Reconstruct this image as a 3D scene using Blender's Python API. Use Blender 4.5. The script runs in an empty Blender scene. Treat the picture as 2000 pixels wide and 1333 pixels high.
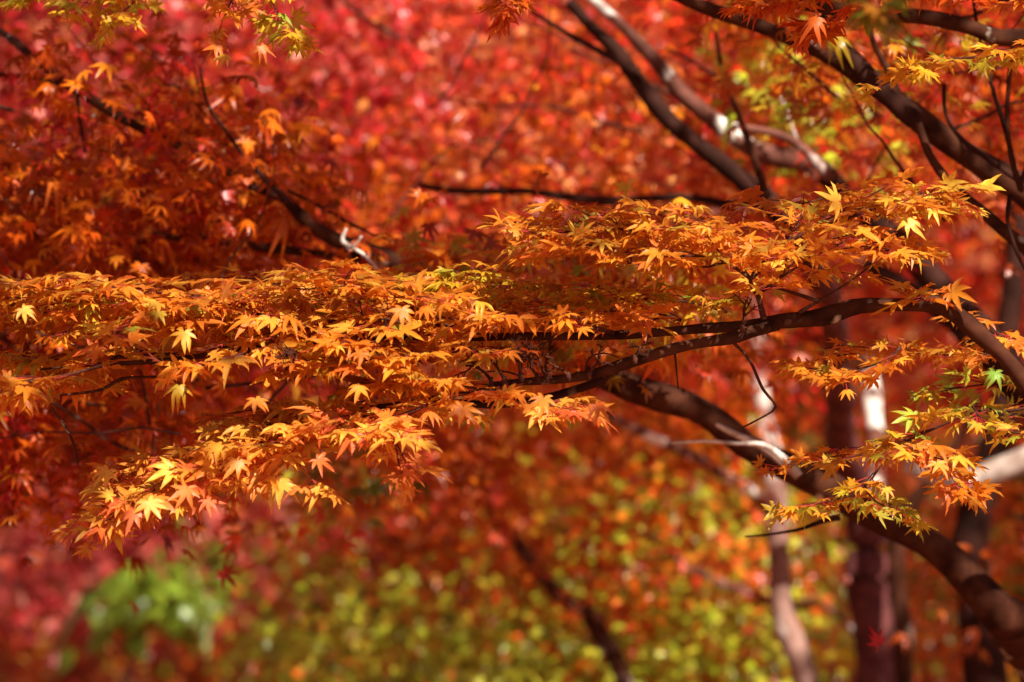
import bpy, math, random
import numpy as np
from mathutils import Vector

rng = np.random.default_rng(7)
random.seed(7)
scene = bpy.context.scene
C = scene.collection

# ------------------------------------------------------------------ camera, sky, sun, exposure
FOCAL, SENSOR, EYE, FOCUS = 200.0, 36.0, 1.6, 8.0
K = SENSOR / FOCAL / 2000.0            # metres per photo pixel, per metre of distance
cam_d = bpy.data.cameras.new('camera')
cam = bpy.data.objects.new('camera', cam_d); C.objects.link(cam)
cam.location = (0, 0, EYE); cam.rotation_euler = (math.radians(90), 0, 0)
cam_d.lens = FOCAL; cam_d.sensor_width = SENSOR; cam_d.clip_start = 0.1; cam_d.clip_end = 500
cam_d.dof.use_dof = True; cam_d.dof.focus_distance = FOCUS; cam_d.dof.aperture_fstop = 4.0
cam_d.dof.aperture_blades = 7
scene.camera = cam

SUN = np.array([0.40, -0.58, 0.71]); SUN /= np.linalg.norm(SUN)   # towards the sun
world = bpy.data.worlds.new("World"); scene.world = world; world.use_nodes = True
nt = world.node_tree
sky = nt.nodes.new('ShaderNodeTexSky'); sky.sky_type = 'NISHITA'; sky.sun_disc = False
sky.sun_elevation = math.asin(SUN[2]); sky.sun_rotation = math.atan2(SUN[0], SUN[1])
bg = nt.nodes['Background']; bg.inputs['Strength'].default_value = 0.05
nt.links.new(sky.outputs[0], bg.inputs['Color'])
sun_d = bpy.data.lights.new('sun', 'SUN'); sun_d.energy = 5.0; sun_d.angle = math.radians(0.5)
sun_d.color = (1.0, 0.93, 0.82)
sun = bpy.data.objects.new('sun', sun_d); C.objects.link(sun)
sun.rotation_euler = Vector(SUN).to_track_quat('Z', 'Y').to_euler()
scene.view_settings.view_transform = 'Standard'
scene.view_settings.look = 'None'
scene.view_settings.exposure = 0.92
scene.view_settings.gamma = 1
scene.cycles.max_bounces = 10; scene.cycles.diffuse_bounces = 4
scene.cycles.transmission_bounces = 4; scene.cycles.glossy_bounces = 2
scene.cycles.sample_clamp_indirect = 6
scene.cycles.use_denoising = True


def at(px, py, Y):
    return np.array([(px - 1000) * K * Y, Y, EYE - (py - 666.5) * K * Y])


def unit(v):
    return v / (np.linalg.norm(v, axis=-1, keepdims=True) + 1e-9)


# ------------------------------------------------------------------ materials
def new_mat(name):
    m = bpy.data.materials.new(name); m.use_nodes = True
    t = m.node_tree; t.nodes.clear()
    out = t.nodes.new('ShaderNodeOutputMaterial')
    return m, t, out


def leaf_material(name, trans=0.5, rough=0.42, spec=0.4, specks=False):
    m, t, out = new_mat(name)
    a = t.nodes.new('ShaderNodeAttribute'); a.attribute_name = 'leaf_colour'
    col = a.outputs['Color']
    if specks:
        nz = t.nodes.new('ShaderNodeTexNoise'); nz.inputs['Scale'].default_value = 420
        nz.inputs['Detail'].default_value = 2
        geo = t.nodes.new('ShaderNodeNewGeometry'); t.links.new(geo.outputs['Position'], nz.inputs['Vector'])
        rp = t.nodes.new('ShaderNodeValToRGB')
        rp.color_ramp.elements[0].position = 0.66; rp.color_ramp.elements[0].color = (1, 1, 1, 1)
        rp.color_ramp.elements[1].position = 0.74; rp.color_ramp.elements[1].color = (.35, .18, .12, 1)
        t.links.new(nz.outputs['Fac'], rp.inputs['Fac'])
        n2 = t.nodes.new('ShaderNodeTexNoise'); n2.inputs['Scale'].default_value = 55
        t.links.new(geo.outputs['Position'], n2.inputs['Vector'])
        r2 = t.nodes.new('ShaderNodeValToRGB')
        r2.color_ramp.elements[0].position = .35; r2.color_ramp.elements[0].color = (.88, .72, .7, 1)
        r2.color_ramp.elements[1].position = .65; r2.color_ramp.elements[1].color = (1, 1, 1, 1)
        t.links.new(n2.outputs['Fac'], r2.inputs['Fac'])
        for src in (rp, r2):
            mx = t.nodes.new('ShaderNodeMix'); mx.data_type = 'RGBA'; mx.blend_type = 'MULTIPLY'
            mx.inputs['Factor'].default_value = 1
            t.links.new(col, mx.inputs['A']); t.links.new(src.outputs['Color'], mx.inputs['B'])
            col = mx.outputs['Result']
    p = t.nodes.new('ShaderNodeBsdfPrincipled')
    t.links.new(col, p.inputs['Base Color'])
    p.inputs['Roughness'].default_value = rough
    p.inputs['Specular IOR Level'].default_value = spec
    tr = t.nodes.new('ShaderNodeBsdfTranslucent')
    g = t.nodes.new('ShaderNodeGamma'); g.inputs['Gamma'].default_value = 0.82
    t.links.new(col, g.inputs['Color'])
    t.links.new(g.outputs[0], tr.inputs['Color'])
    mix = t.nodes.new('ShaderNodeMixShader'); mix.inputs[0].default_value = trans
    t.links.new(p.outputs[0], mix.inputs[1]); t.links.new(tr.outputs[0], mix.inputs[2])
    t.links.new(mix.outputs[0], out.inputs['Surface'])
    return m


def bark_material(name, base, dark, lichen_sun, amount=0.5, scale=14):  # pale patches are lichen with sun flecks put into the colour
    m, t, out = new_mat(name)
    tc = t.nodes.new('ShaderNodeTexCoord')
    n1 = t.nodes.new('ShaderNodeTexNoise'); n1.inputs['Scale'].default_value = scale * 3; n1.inputs['Detail'].default_value = 6
    n2 = t.nodes.new('ShaderNodeTexNoise'); n2.inputs['Scale'].default_value = scale; n2.inputs['Detail'].default_value = 5
    t.links.new(tc.outputs['Object'], n1.inputs['Vector']); t.links.new(tc.outputs['Object'], n2.inputs['Vector'])
    r1 = t.nodes.new('ShaderNodeValToRGB')
    r1.color_ramp.elements[0].position = .3; r1.color_ramp.elements[0].color = (*dark, 1)
    r1.color_ramp.elements[1].position = .7; r1.color_ramp.elements[1].color = (*base, 1)
    t.links.new(n1.outputs['Fac'], r1.inputs['Fac'])
    r2 = t.nodes.new('ShaderNodeValToRGB')
    r2.color_ramp.elements[0].position = 1 - amount; r2.color_ramp.elements[0].color = (0, 0, 0, 1)
    r2.color_ramp.elements[1].position = min(1, 1.06 - amount); r2.color_ramp.elements[1].color = (1, 1, 1, 1)
    t.links.new(n2.outputs['Fac'], r2.inputs['Fac'])
    mx = t.nodes.new('ShaderNodeMix'); mx.data_type = 'RGBA'
    t.links.new(r2.outputs['Color'], mx.inputs['Factor'])
    t.links.new(r1.outputs['Color'], mx.inputs['A']); mx.inputs['B'].default_value = (*lichen_sun, 1)
    p = t.nodes.new('ShaderNodeBsdfPrincipled'); p.inputs['Roughness'].default_value = .85
    p.inputs['Specular IOR Level'].default_value = .06
    t.links.new(mx.outputs['Result'], p.inputs['Base Color'])
    b = t.nodes.new('ShaderNodeBump'); b.inputs['Strength'].default_value = .5; b.inputs['Distance'].default_value = .004
    t.links.new(n1.outputs['Fac'], b.inputs['Height']); t.links.new(b.outputs[0], p.inputs['Normal'])
    t.links.new(p.outputs[0], out.inputs['Surface'])
    return m


M_LEAF = leaf_material('leaf_near', .42, .46, .42, True)
M_LEAF_BACK = leaf_material('leaf_back', .36, .32, .4)
M_BARK = bark_material('bark_reddish', (.085, .028, .014), (.022, .007, .004), (.55, .48, .38), .36, 11)
M_BARK_PALE = bark_material('bark_pale', (.22, .085, .06), (.06, .02, .014), (.78, .72, .64), .49, 8)  # white patches: lichen mixed with painted sun patches
M_BARK_DARK = bark_material('bark_dark', (.055, .02, .014), (.016, .006, .004), (.24, .18, .13), .33, 6)
M_BARK_RED = bark_material('bark_purplish', (.17, .055, .05), (.06, .018, .018), (.45, .36, .32), .36, 8)
M_BARK_DAPPLE = bark_material('bark_sun_dapple', (.40, .24, .19), (.14, .06, .045), (.72, .64, .56), .5, 6)  # light blotches painted into the bark as sun dapple
M_BARK_SUNLIT = bark_material('bark_sunlit', (.46, .38, .32), (.24, .16, .12), (.62, .56, .5), .5, 12)  # strong sunlight put into the limb's bark colour
M_TWIG = bark_material('twig_bark', (.10, .035, .022), (.035, .012, .008), (.3, .28, .2), .34, 25)
M_TWIG_PALE = bark_material('dead_twig_bark', (.5, .42, .36), (.3, .22, .18), (.65, .6, .52), .5, 30)
M_STALK = leaf_material('leaf_stalk', .1, .4, .4)


# ------------------------------------------------------------------ object helpers
def props(o, label=None, cat=None, group=None, kind=None):
    if label: o['label'] = label
    if cat: o['category'] = cat
    if group: o['group'] = group
    if kind: o['kind'] = kind
    return o


def thing(name, loc, label, cat, group=None):
    o = bpy.data.objects.new(name, None); C.objects.link(o); o.location = loc
    o.empty_display_size = .1
    return props(o, label, cat, group)


def world_loc(o):
    v = np.zeros(3)
    while o is not None:
        v = v + np.array(o.location); o = o.parent
    return v


def mesh_obj(name, V, F, mat, parent=None, col=None, smooth=True):
    """V (n,3) in world space, F (m,3) or (m,4)."""
    V = np.asarray(V, np.float32); F = np.asarray(F, np.int32)
    off = world_loc(parent) if parent is not None else np.zeros(3)
    me = bpy.data.meshes.new(name)
    me.vertices.add(len(V)); me.vertices.foreach_set('co', (V - off).astype(np.float32).ravel())
    k = F.shape[1]
    me.loops.add(F.size); me.loops.foreach_set('vertex_index', F.ravel())
    me.polygons.add(len(F)); me.polygons.foreach_set('loop_start', np.arange(0, F.size, k, dtype=np.int32))
    if smooth: me.polygons.foreach_set('use_smooth', np.ones(len(F), bool))
    if col is not None:
        ca = me.color_attributes.new('leaf_colour', 'FLOAT_COLOR', 'POINT')
        c4 = np.ones((len(V), 4), np.float32); c4[:, :3] = col
        ca.data.foreach_set('color', c4.ravel())
    me.update(); me.validate()
    me.materials.append(mat)
    o = bpy.data.objects.new(name, me); C.objects.link(o)
    if parent is not None: o.parent = parent
    return o


class Tubes:
    """collects swept tubes into one mesh"""
    def __init__(s): s.V = []; s.F = []; s.n = 0

    def add(s, P, R, sides=8, rough=0.0):
        P = np.asarray(P, float); R = np.asarray(R, float)
        T = unit(np.gradient(P, axis=0))
        ref = np.array([0.0, -1.0, 0.15]) if abs(T[0][1]) < .8 else np.array([0, 0, 1.0])
        A = unit(np.cross(T, ref)); B = np.cross(T, A)
        ang = np.linspace(0, 2 * math.pi, sides, endpoint=False)
        rr = R[:, None] * (1 + rough * rng.normal(0, 1, (len(P), sides)))
        ring = P[:, None, :] + rr[..., None] * (np.cos(ang)[None, :, None] * A[:, None, :] + np.sin(ang)[None, :, None] * B[:, None, :])
        m = len(P); s.V.append(ring.reshape(-1, 3))
        i = np.arange(m - 1)[:, None] * sides; j = np.arange(sides)[None, :]; j2 = (j + 1) % sides
        f = np.stack([i + j, i + j2, i + sides + j2, i + sides + j], -1).reshape(-1, 4) + s.n
        s.F.append(f); s.n += m * sides
        # end caps as fans of quads
        c0 = P[0]; c1 = P[-1] + T[-1] * R[-1]
        s.V.append(np.array([c0, c1]))
        h = sides // 2
        q = []
        for k in range(0, sides, 2):
            q.append([s.n, (k + 2) % sides + s.n - m * sides, (k + 1) % sides + s.n - m * sides, k + s.n - m * sides])
            b = s.n - sides
            q.append([s.n + 1, b + k, b + (k + 1) % sides, b + (k + 2) % sides])
        s.F.append(np.array(q)); s.n += 2

    def build(s, name, mat, parent=None):
        if not s.V: return None
        return mesh_obj(name, np.concatenate(s.V), np.concatenate(s.F), mat, parent)


def smooth_path(P, R, step=.03):
    P = np.asarray(P, float); R = np.asarray(R, float)
    Q, S = [], []
    n = len(P)
    for i in range(n - 1):
        p0 = P[max(i - 1, 0)]; p1 = P[i]; p2 = P[i + 1]; p3 = P[min(i + 2, n - 1)]
        m = max(3, int(np.linalg.norm(p2 - p1) / step))
        for t in np.linspace(0, 1, m, endpoint=False):
            Q.append(.5 * ((2 * p1) + (-p0 + p2) * t + (2 * p0 - 5 * p1 + 4 * p2 - p3) * t * t + (-p0 + 3 * p1 - 3 * p2 + p3) * t ** 3))
            S.append(R[i] * (1 - t) + R[i + 1] * t)
    Q.append(P[-1]); S.append(R[-1])
    return np.array(Q), np.array(S)


def limb_path(pts, Y=None, step=.03, wob=.0):
    """pts: (px, py, width px[, depth]) -> world path and radii"""
    P, R = [], []
    for p in pts:
        y = p[3] if len(p) > 3 else Y
        P.append(at(p[0], p[1], y)); R.append(p[2] * .5 * K * y)
    Q, S = smooth_path(P, R, step)
    if wob:
        n = len(Q); s = np.arange(n)
        for ax in (0, 2):
            Q[:, ax] += wob * S * (np.sin(s * .35 + rng.random() * 6) + .6 * np.sin(s * .83 + rng.random() * 6))
        S = S * (1 + .06 * np.sin(s * .5 + rng.random() * 6) + .05 * np.sin(s * 1.3))
    return Q, S


def limb(pts, Y, parent, mat, name='limb', sides=14, wob=.15):
    t = Tubes(); Q, S = limb_path(pts, Y, .025, wob)
    t.add(Q, S, sides, .025)
    return t.build(name, mat, parent)


# ------------------------------------------------------------------ leaf templates
def lobed_template(level):
    """seven-lobed palmate leaf, unit length; returns verts, tris, tip weight"""
    ang = np.radians([-122, -80, -40, 0, 40, 80, 122]); L = [.45, .76, .93, 1.0, .93, .76, .45]
    V = [(0, 0, 0)]; W = [0]; F = []

    def pv(a, r, z, w):
        V.append((math.sin(a) * r, math.cos(a) * r, z)); W.append(w); return len(V) - 1
    sin_a = [-math.radians(160)] + [(ang[i] + ang[i + 1]) / 2 for i in range(6)] + [math.radians(160)]
    sin_r = [.10, .24, .30, .33, .33, .30, .24, .10]
    mids = [0]
    sv = [pv(sin_a[i], sin_r[i], .03, .1) for i in range(8)]
    for i in range(7):
        a, l = ang[i], L[i]
        tip = pv(a, l, -.03, 1)
        s0, s1 = sv[i], sv[i + 1]
        if level == 0:
            F += [(0, s0, tip), (0, tip, s1)]
            continue
        hw = .108 * (l ** .5)

        def side(sgn, f, w_, z):
            r = l * f; x = sgn * w_
            aa = a + math.atan2(x, r)
            return pv(aa, math.hypot(r, x), z, f)
        if level == 1:
            m = pv(a, l * .5, -.02, .5); mids.append(m)
            l1 = side(-1, .56, hw, .02); r1 = side(1, .56, hw, .02)
            F += [(0, s0, m), (s0, l1, m), (l1, tip, m), (tip, r1, m), (r1, s1, m), (s1, 0, m)]
        else:
            m = pv(a, l * .42, -.025, .3); m2 = pv(a, l * .72, -.012, .7); mids += [m, m2]
            l1 = side(-1, .50, hw * 1.05, .025, ) ; r1 = side(1, .50, hw * 1.05, .025)
            l2 = side(-1, .74, hw * .68, .012); r2 = side(1, .74, hw * .68, .012)
            F += [(0, s0, m), (s0, l1, m), (l1, l2, m2), (l1, m2, m), (l2, tip, m2), (tip, r2, m2),
                  (r2, r1, m2), (r1, m, m2), (r1, s1, m), (s1, 0, m)]
    W = np.array(W, float); W2 = np.zeros(len(V)); W2[mids] = 1
    return np.array(V, float), np.array(F), np.stack([W, W2])


TEMPL = {k: lobed_template(k) for k in (0, 1, 2)}
LOBE_A = np.radians([-122, -80, -40, 0, 40, 80, 122])
_ov = [(0, 0, 0), (-.28, .3, .03), (-.3, .6, .03), (0, 1, -.03), (.3, .6, .03), (.28, .3, .03), (0, .45, -.02)]
TEMPL['oval'] = (np.array(_ov, float), np.array([(0, 1, 6), (1, 2, 6), (2, 3, 6), (3, 4, 6), (4, 5, 6), (5, 0, 6)]),
                 np.array([[0, .3, .6, 1, .6, .3, .3], [1, 0, 0, 0, 0, 0, 1]]))


def leaves(name, P, D, N, size, col, level, parent, mat, curl=.25, tipmul=(1, .8, .7), stalks=None):
    P = np.asarray(P, float); n = len(P)
    if n == 0: return None
    D = unit(np.asarray(D, float)); N = np.asarray(N, float)
    R = unit(np.cross(D, N)); N = np.cross(R, D)
    T, F, W = TEMPL[level]; W, MID = W
    size = np.broadcast_to(np.asarray(size, float), (n,))
    cu = curl * rng.normal(1, .7, n) * np.where(rng.random(n) < .07, 4.5, 1); wx = rng.uniform(.82, 1.05, n); cc = rng.normal(0, .22, n)
    # bend lobes individually a little
    X = T[None, :, 0] * wx[:, None]; Yv = np.repeat(T[None, :, 1], n, 0)
    r2 = (T[:, 0] ** 2 + T[:, 1] ** 2)[None, :]
    if level != 'oval':   # every lobe gets its own length and sideways bend
        th = np.arctan2(T[:, 0], T[:, 1]); rad = np.sqrt(r2[0]); li = np.abs(th[:, None] - LOBE_A[None]).argmin(1)
        wgt = np.clip((rad - .3) / .5, 0, 1)
        sc = 1 + (rng.uniform(-.30, .10, (n, 7))[:, li]) * wgt[None]
        th2 = th[None] + rng.normal(0, .13, (n, 7))[:, li] * wgt[None]
        X = np.sin(th2) * rad[None] * sc * wx[:, None]; Yv = np.cos(th2) * rad[None] * sc
        lift = rng.normal(0, .11, (n, 7))[:, li] * (rad ** 2)[None]
    else:
        lift = 0
    Z = T[None, :, 2] * rng.uniform(.4, 2.4, n)[:, None] - cu[:, None] * r2 + cc[:, None] * np.abs(T[None, :, 0]) + rng.normal(0, .025, (n, len(T))) * np.sqrt(r2) + lift
    ph = rng.random(n)[:, None] * 6.28
    Z += .10 * r2 * np.sin(3 * np.arctan2(T[:, 0], T[:, 1] + 1e-6)[None, :] + ph)
    V = P[:, None, :] + size[:, None, None] * (X[..., None] * R[:, None, :] + Yv[..., None] * D[:, None, :] + Z[..., None] * N[:, None, :])
    Fa = (F[None] + (np.arange(n) * len(T))[:, None, None]).reshape(-1, 3)
    tm = np.array(tipmul)[None, None, :]
    tw = (W[None, :, None] ** 1.5) * rng.uniform(0, 1.5, n)[:, None, None]
    c = col[:, None, :] * (1 - tw + tw * tm)
    if level == 2: c = c * (1 + MID[None, :, None] * rng.uniform(0, .5, n)[:, None, None] * np.array([.15, .8, 1.0]))
    c = np.clip(c, .002, .95)
    V = V.reshape(-1, 3); c = c.reshape(-1, 3)
    if stalks:
        A = np.array([a for a, b in stalks]); B = np.array([b for a, b in stalks]); m = len(A)
        u = np.array([0, 0, .0007]); w = np.array([.0007, 0, 0])
        SV = np.stack([A + u, A - u, B - u, B + u, A + w, A - w, B - w, B + w], 1).reshape(-1, 3)
        q = np.array([[0, 1, 2], [0, 2, 3], [4, 5, 6], [4, 6, 7]])
        Fa = np.concatenate([Fa, (q[None] + (np.arange(m) * 8)[:, None, None]).reshape(-1, 3) + len(V)])
        V = np.concatenate([V, SV]); c = np.concatenate([c, np.tile([[.55, .07, .05]], (m * 8, 1))])
    return mesh_obj(name, V, Fa, mat, parent, c)


PAL = {
    'gold':    [((.74, .26, .018), 4), ((.80, .37, .030), 3), ((.70, .20, .014), 4), ((.62, .14, .02), 1.6), ((.80, .50, .06), 1.0), ((.42, .42, .04), .35), ((.26, .05, .03), .22)],
    'goldred': [((.82, .32, .035), 4), ((.86, .44, .05), 4), ((.78, .19, .04), 2.5), ((.75, .13, .04), 1.5), ((.86, .50, .06), .8)],
    'yellow':  [((.88, .60, .06), 3), ((.86, .50, .04), 3), ((.70, .60, .06), 1.5)],  # full sun on the spray tip put into the leaf colour
    'olive':   [((.62, .40, .02), 4), ((.72, .36, .02), 3), ((.34, .40, .03), 2), ((.74, .24, .015), 2)],
    'green':   [((.36, .44, .04), 3), ((.5, .46, .04), 3), ((.7, .38, .02), 2), ((.7, .22, .02), 1)],
    'orange':  [((.74, .15, .006), 4), ((.66, .10, .005), 3), ((.80, .25, .015), 2), ((.60, .05, .006), 2)],
    'rust':    [((.56, .095, .004), 4), ((.50, .06, .004), 3), ((.64, .14, .006), 3), ((.36, .03, .006), 1.5)],
    'red':     [((.68, .045, .010), 4), ((.56, .02, .010), 3.5), ((.76, .11, .015), 2), ((.50, .012, .02), 1)],
    'crimson': [((.68, .03, .045), 4), ((.42, .008, .016), 5), ((.80, .09, .08), 3), ((.84, .2, .13), 1.5)],
    'pink':    [((.82, .16, .13), 4), ((.72, .05, .06), 3), ((.86, .3, .22), 2)],  # sunlit sheen on crimson leaves painted as leaf colour
    'salmon':  [((.82, .17, .04), 4), ((.78, .07, .03), 2), ((.88, .32, .10), 3), ((.62, .04, .02), 2)],  # pale tones carry painted sunlit highlights
    'lime':    [((.52, .62, .03), 4), ((.74, .76, .06), 4.5), ((.70, .48, .04), 1), ((.20, .26, .02), 2), ((.66, .16, .02), .4)],
    'mixed':   [((.70, .12, .012), 4), ((.74, .2, .015), 3), ((.42, .38, .02), 2), ((.66, .05, .02), 2)],
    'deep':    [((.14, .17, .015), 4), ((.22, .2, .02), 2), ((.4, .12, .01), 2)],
    'peach':   [((.80, .42, .12), 4), ((.55, .12, .02), 3), ((.5, .3, .03), 2), ((.66, .05, .03), 2)],
    'dead':    [((.30, .05, .02), 2), ((.22, .06, .03), 1)],
}


def pick(pal, n, var=.12):
    items = PAL[pal]; c = np.array([i[0] for i in items]); w = np.array([i[1] for i in items], float); w /= w.sum()
    k = rng.choice(len(c), n, p=w); k2 = rng.choice(len(c), n, p=w)
    f = rng.random(n)[:, None] * .5
    col = c[k] * (1 - f) + c[k2] * f
    return np.clip(col * (1 + (rng.normal(0, var, (n, 1)) - .02)), .002, .9)


# ------------------------------------------------------------------ a detailed spray: axis > branchlets > twigs > leaf pairs
class Spray:
    def __init__(s, face=0.0, scale=1.13):
        s.face = face; s.scale = scale; s.P = []; s.D = []; s.N = []; s.S = []; s.C = []; s.tw = Tubes(); s.st = []; s.groups = []

    def leaf(s, base, d, up, size, col, stalk=.022):
        d = unit(d)
        tip = base + d * stalk + np.array([0, 0, -.15 * stalk])
        s.st.append((base, tip)); s.P.append(tip)
        s.D.append(d + np.array([0, 0, -1]) * (.02 + abs(rng.normal(.0, .15)))); s.N.append(up); s.S.append(size * s.scale * rng.uniform(.72, 1.12)); s.C.append(col)

    def twig(s, p0, d, length, r, droop, pal, size, depth, sag):
        n = max(2, int(length / .032)); pts = [p0]; d = unit(d)
        dz = droop * rng.uniform(-.005, .085)
        for k in range(n):
            d = unit(d + rng.normal(0, .13, 3) * np.array([1, 1, .3]) + np.array([0, 0, -dz]))
            pts.append(pts[-1] + d * length / n)
        pts = np.array(pts)
        s.tw.add(pts, np.linspace(r, r * .5, len(pts)), 4 if r < .0016 else 6)
        for k in range(1, n + 1):
            side = unit(np.cross(d, [0, 0, 1.0]))
            cols = pick(pal, 4)
            if k == n or rng.random() < .82:
                for sg, c in ((1, cols[0]), (-1, cols[1])):
                    dd = d * rng.uniform(.3, 1.0) + side * sg * rng.uniform(.5, 1.1) + np.array([0, 0, rng.normal(.04, .17)])
                    up = np.array([0, 0, 1.0]) + rng.normal(0, sag * .95, 3) + np.array([0, -.10 - s.face, 0])
                    s.leaf(pts[k], dd, up, size * rng.uniform(.65, 1.15), c, rng.uniform(.012, .034))
            if k == n:
                s.leaf(pts[k], d, np.array([0, 0, 1.0]) + rng.normal(0, sag, 3), size * rng.uniform(.8, 1.1), cols[2], .015)
            if depth > 0 and k % 2 == 0 and k < n:
                for sg in (1, -1):
                    if rng.random() < .6:
                        s.twig(pts[k], d * .7 + side * sg * .8, length * rng.uniform(.35, .6), r * .65, droop, pal, size, depth - 1, sag)

    def axis(s, pts, Y, spread, droop=1.0, pal='gold', size=.034, step=.05, rise=.35, start=0., sag=.33, near=1.0, depth=1, palf=None, vert=0.03):
        if s.P:
            s.groups.append((s.P, s.D, s.N, s.S, s.C, s.tw, s.st))
            s.P, s.D, s.N, s.S, s.C, s.tw, s.st = [], [], [], [], [], Tubes(), []
        Q, R = limb_path(pts, Y, .02, .12)
        s.tw.add(Q, R, 8, .03)
        seg = np.r_[0, np.cumsum(np.linalg.norm(np.diff(Q, axis=0), axis=1))]; tot = seg[-1]
        q = start * tot; T = unit(np.gradient(Q, axis=0))
        while q < tot:
            i = min(int(np.searchsorted(seg, q)), len(Q) - 1); f = q / tot
            env = (1 - .75 * f ** 3) * (.55 + .45 * min(1, (f + .08) * 3))
            L = unit(np.cross(T[i], [0, 0, 1.0]))
            for sg in (1, -1):
                ln = spread * env * rng.uniform(.5, 1.15)
                if L[1] * sg < 0: ln *= near
                d = L * sg * .85 + T[i] * rng.uniform(.2, .95) + np.array([0, 0, .45 * rise * rng.uniform(.3, 1.2)])
                s.twig(Q[i], d, ln, max(.0011, min(.0026, R[i] * .5)), droop, palf(f) if palf else pal, size, depth, sag)
            q += step * .86 * rng.uniform(.7, 1.3)
        s.twig(Q[-1], T[-1], spread * .35, .0012, droop, palf(1) if palf else pal, size, 0, sag)

    def build(s, parent, label=None, level=2, mat=None):
        for P, D, N, S, C_, tw, st in s.groups + [(s.P, s.D, s.N, s.S, s.C, s.tw, s.st)]:
            br = tw.build('bough', M_TWIG, parent)
            leaves('foliage', P, D, N, S, np.array(C_), level, br, mat or M_LEAF, .08, stalks=st)
            if label: br['label'] = label


# ------------------------------------------------------------------ shade planning: where the gaps in the upper crown let sun fall on the near boughs
LIT = [  # px, py, rx, ry of sun patches reaching the boughs at 8 m
    (1775, 420, 130, 60), (1560, 425, 30, 18), (520, 905, 330, 85), (730, 850, 130, 80), (300, 985, 140, 70), (560, 860, 260, 60),
    (880, 585, 95, 26), (700, 600, 120, 30), (1370, 585, 90, 16), (800, 665, 170, 22), (650, 780, 180, 40), (420, 570, 70, 35), (250, 620, 110, 25),
    (50, 615, 60, 40), (360, 660, 60, 30), (1080, 790, 130, 35), (1500, 560, 50, 22), (1390, 430, 60, 30), (1250, 640, 60, 16), (20, 780, 40, 60),
    (1920, 660, 70, 60), (1830, 600, 60, 14), (1870, 930, 70, 60), (1680, 665, 60, 14), (1660, 720, 80, 14), (1960, 850, 60, 30), (1945, 740, 35, 25),
    (1260, 700, 60, 16), (1720, 1000, 80, 20), (560, 570, 60, 20), (150, 680, 90, 25), (480, 620, 60, 18), (1900, 100, 90, 60), (450, 60, 130, 60), (1800, 800, 60, 16)]


def carve(P, patches):
    """drop crown leaves that stand between the sun and the places where sun patches fall:
    each patch is px, py, rx, ry, strength, depth, depth half-range"""
    keep = np.ones(len(P), bool); u = rng.random(len(P))
    for cx, cy, rx, ry, a, Y, dY in patches:
        c = at(cx, cy, Y); wx = rx * K * Y; wz = ry * K * Y
        for lv in np.linspace(-.8, .8, max(2, int(wz / .05) + 1)):
            t = (P[:, 2] - (c[2] + lv * wz)) / SUN[2]; H = P - t[:, None] * SUN
            d = ((H[:, 0] - c[0]) / (wx * math.sqrt(1 - lv * lv) + .01)) ** 2 + (np.clip(np.abs(H[:, 1] - Y) - dY, 0, 9) / .08) ** 2
            keep &= ~((u < np.clip(1.4 - d, 0, 1) * a) & (t > 0))
    return keep


def shade_filter(P):
    return carve(P, [(a, b, c * .9, d, .97, FOCUS - .03, .17) for a, b, c, d in LIT])


LIT_BACK = [  # px, py, rx, ry, strength, depth, half-range
    (640, 50, 520, 130, 1, 11.8, .5), (560, 60, 400, 110, .9, 11.2, .2), (880, 420, 300, 110, .85, 10.6, .4), (1150, 150, 230, 110, .9, 10.6, .4), (480, 300, 160, 70, .6, 10, .4), (1150, 960, 120, 60, .7, 11.5, .3), (150, 170, 200, 110, .7, 11.6, .4), (880, 420, 300, 110, .8, 11.3, .4), (1150, 110, 230, 110, .85, 11.2, .4), (420, 330, 90, 50, .5, 9.6, .4),
    (1260, 1260, 380, 100, 1, 12.5, .5), (900, 930, 130, 60, .95, 13, .4), (720, 1290, 240, 60, .9, 12.7, .4), (1420, 1010, 170, 130, .9, 13, .4),
    (1640, 190, 120, 80, .8, 10.6, .4), (1535, 1130, 60, 240, .85, 12, .12), (1930, 915, 130, 30, 1, 11.1, .1), (330, 1270, 220, 50, .9, 16, .5),
    (120, 1060, 200, 70, .8, 14.9, .4), (270, 1140, 110, 50, 1, 14.2, .3), (480, 1080, 120, 60, .8, 14.9, .4), (480, 1180, 70, 50, .9, 14.9, .4), (1400, 230, 60, 40, .6, 10.0, .1), (1500, 300, 70, 25, .9, 10.0, .1), (1330, 170, 50, 40, 1, 10, .15), (1430, 260, 60, 40, 1, 10, .15), (1560, 310, 60, 25, 1, 10, .15), (1450, 350, 40, 16, .9, 9.9, .1), (1700, 150, 40, 20, .8, 8.9, .1), (1960, 340, 60, 30, .9, 8.9, .1), (1950, 440, 40, 20, .9, 8.75, .1), (430, 470, 90, 16, .9, 9.25, .1), (1500, 860, 60, 20, 1, 9, .1), (1240, 730, 30, 14, .9, 9.2, .1),
    (1760, 1060, 60, 60, .9, 11.9, .1), (1850, 400, 160, 100, .6, 11.6, .3), (1900, 320, 130, 60, .6, 9.0, .1), (560, 420, 160, 80, .5, 9.1, .1)]


def gap_filter(P):
    return carve(P, LIT_BACK)


def clumps(n_pads, box, leaves_per, rad, thick=.05, tilt=.35, slope=0.0, hang=.15, aim=None):
    """flat layered pads of leaves inside a box (x0,x1,y0,y1,z0,z1); returns P, D, N"""
    x0, x1, y0, y1, z0, z1 = box
    c = np.c_[rng.uniform(x0, x1, n_pads), rng.uniform(y0, y1, n_pads), rng.uniform(z0, z1, n_pads)]
    return pads_at(c, leaves_per, rad, thick, tilt, slope, hang)


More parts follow.
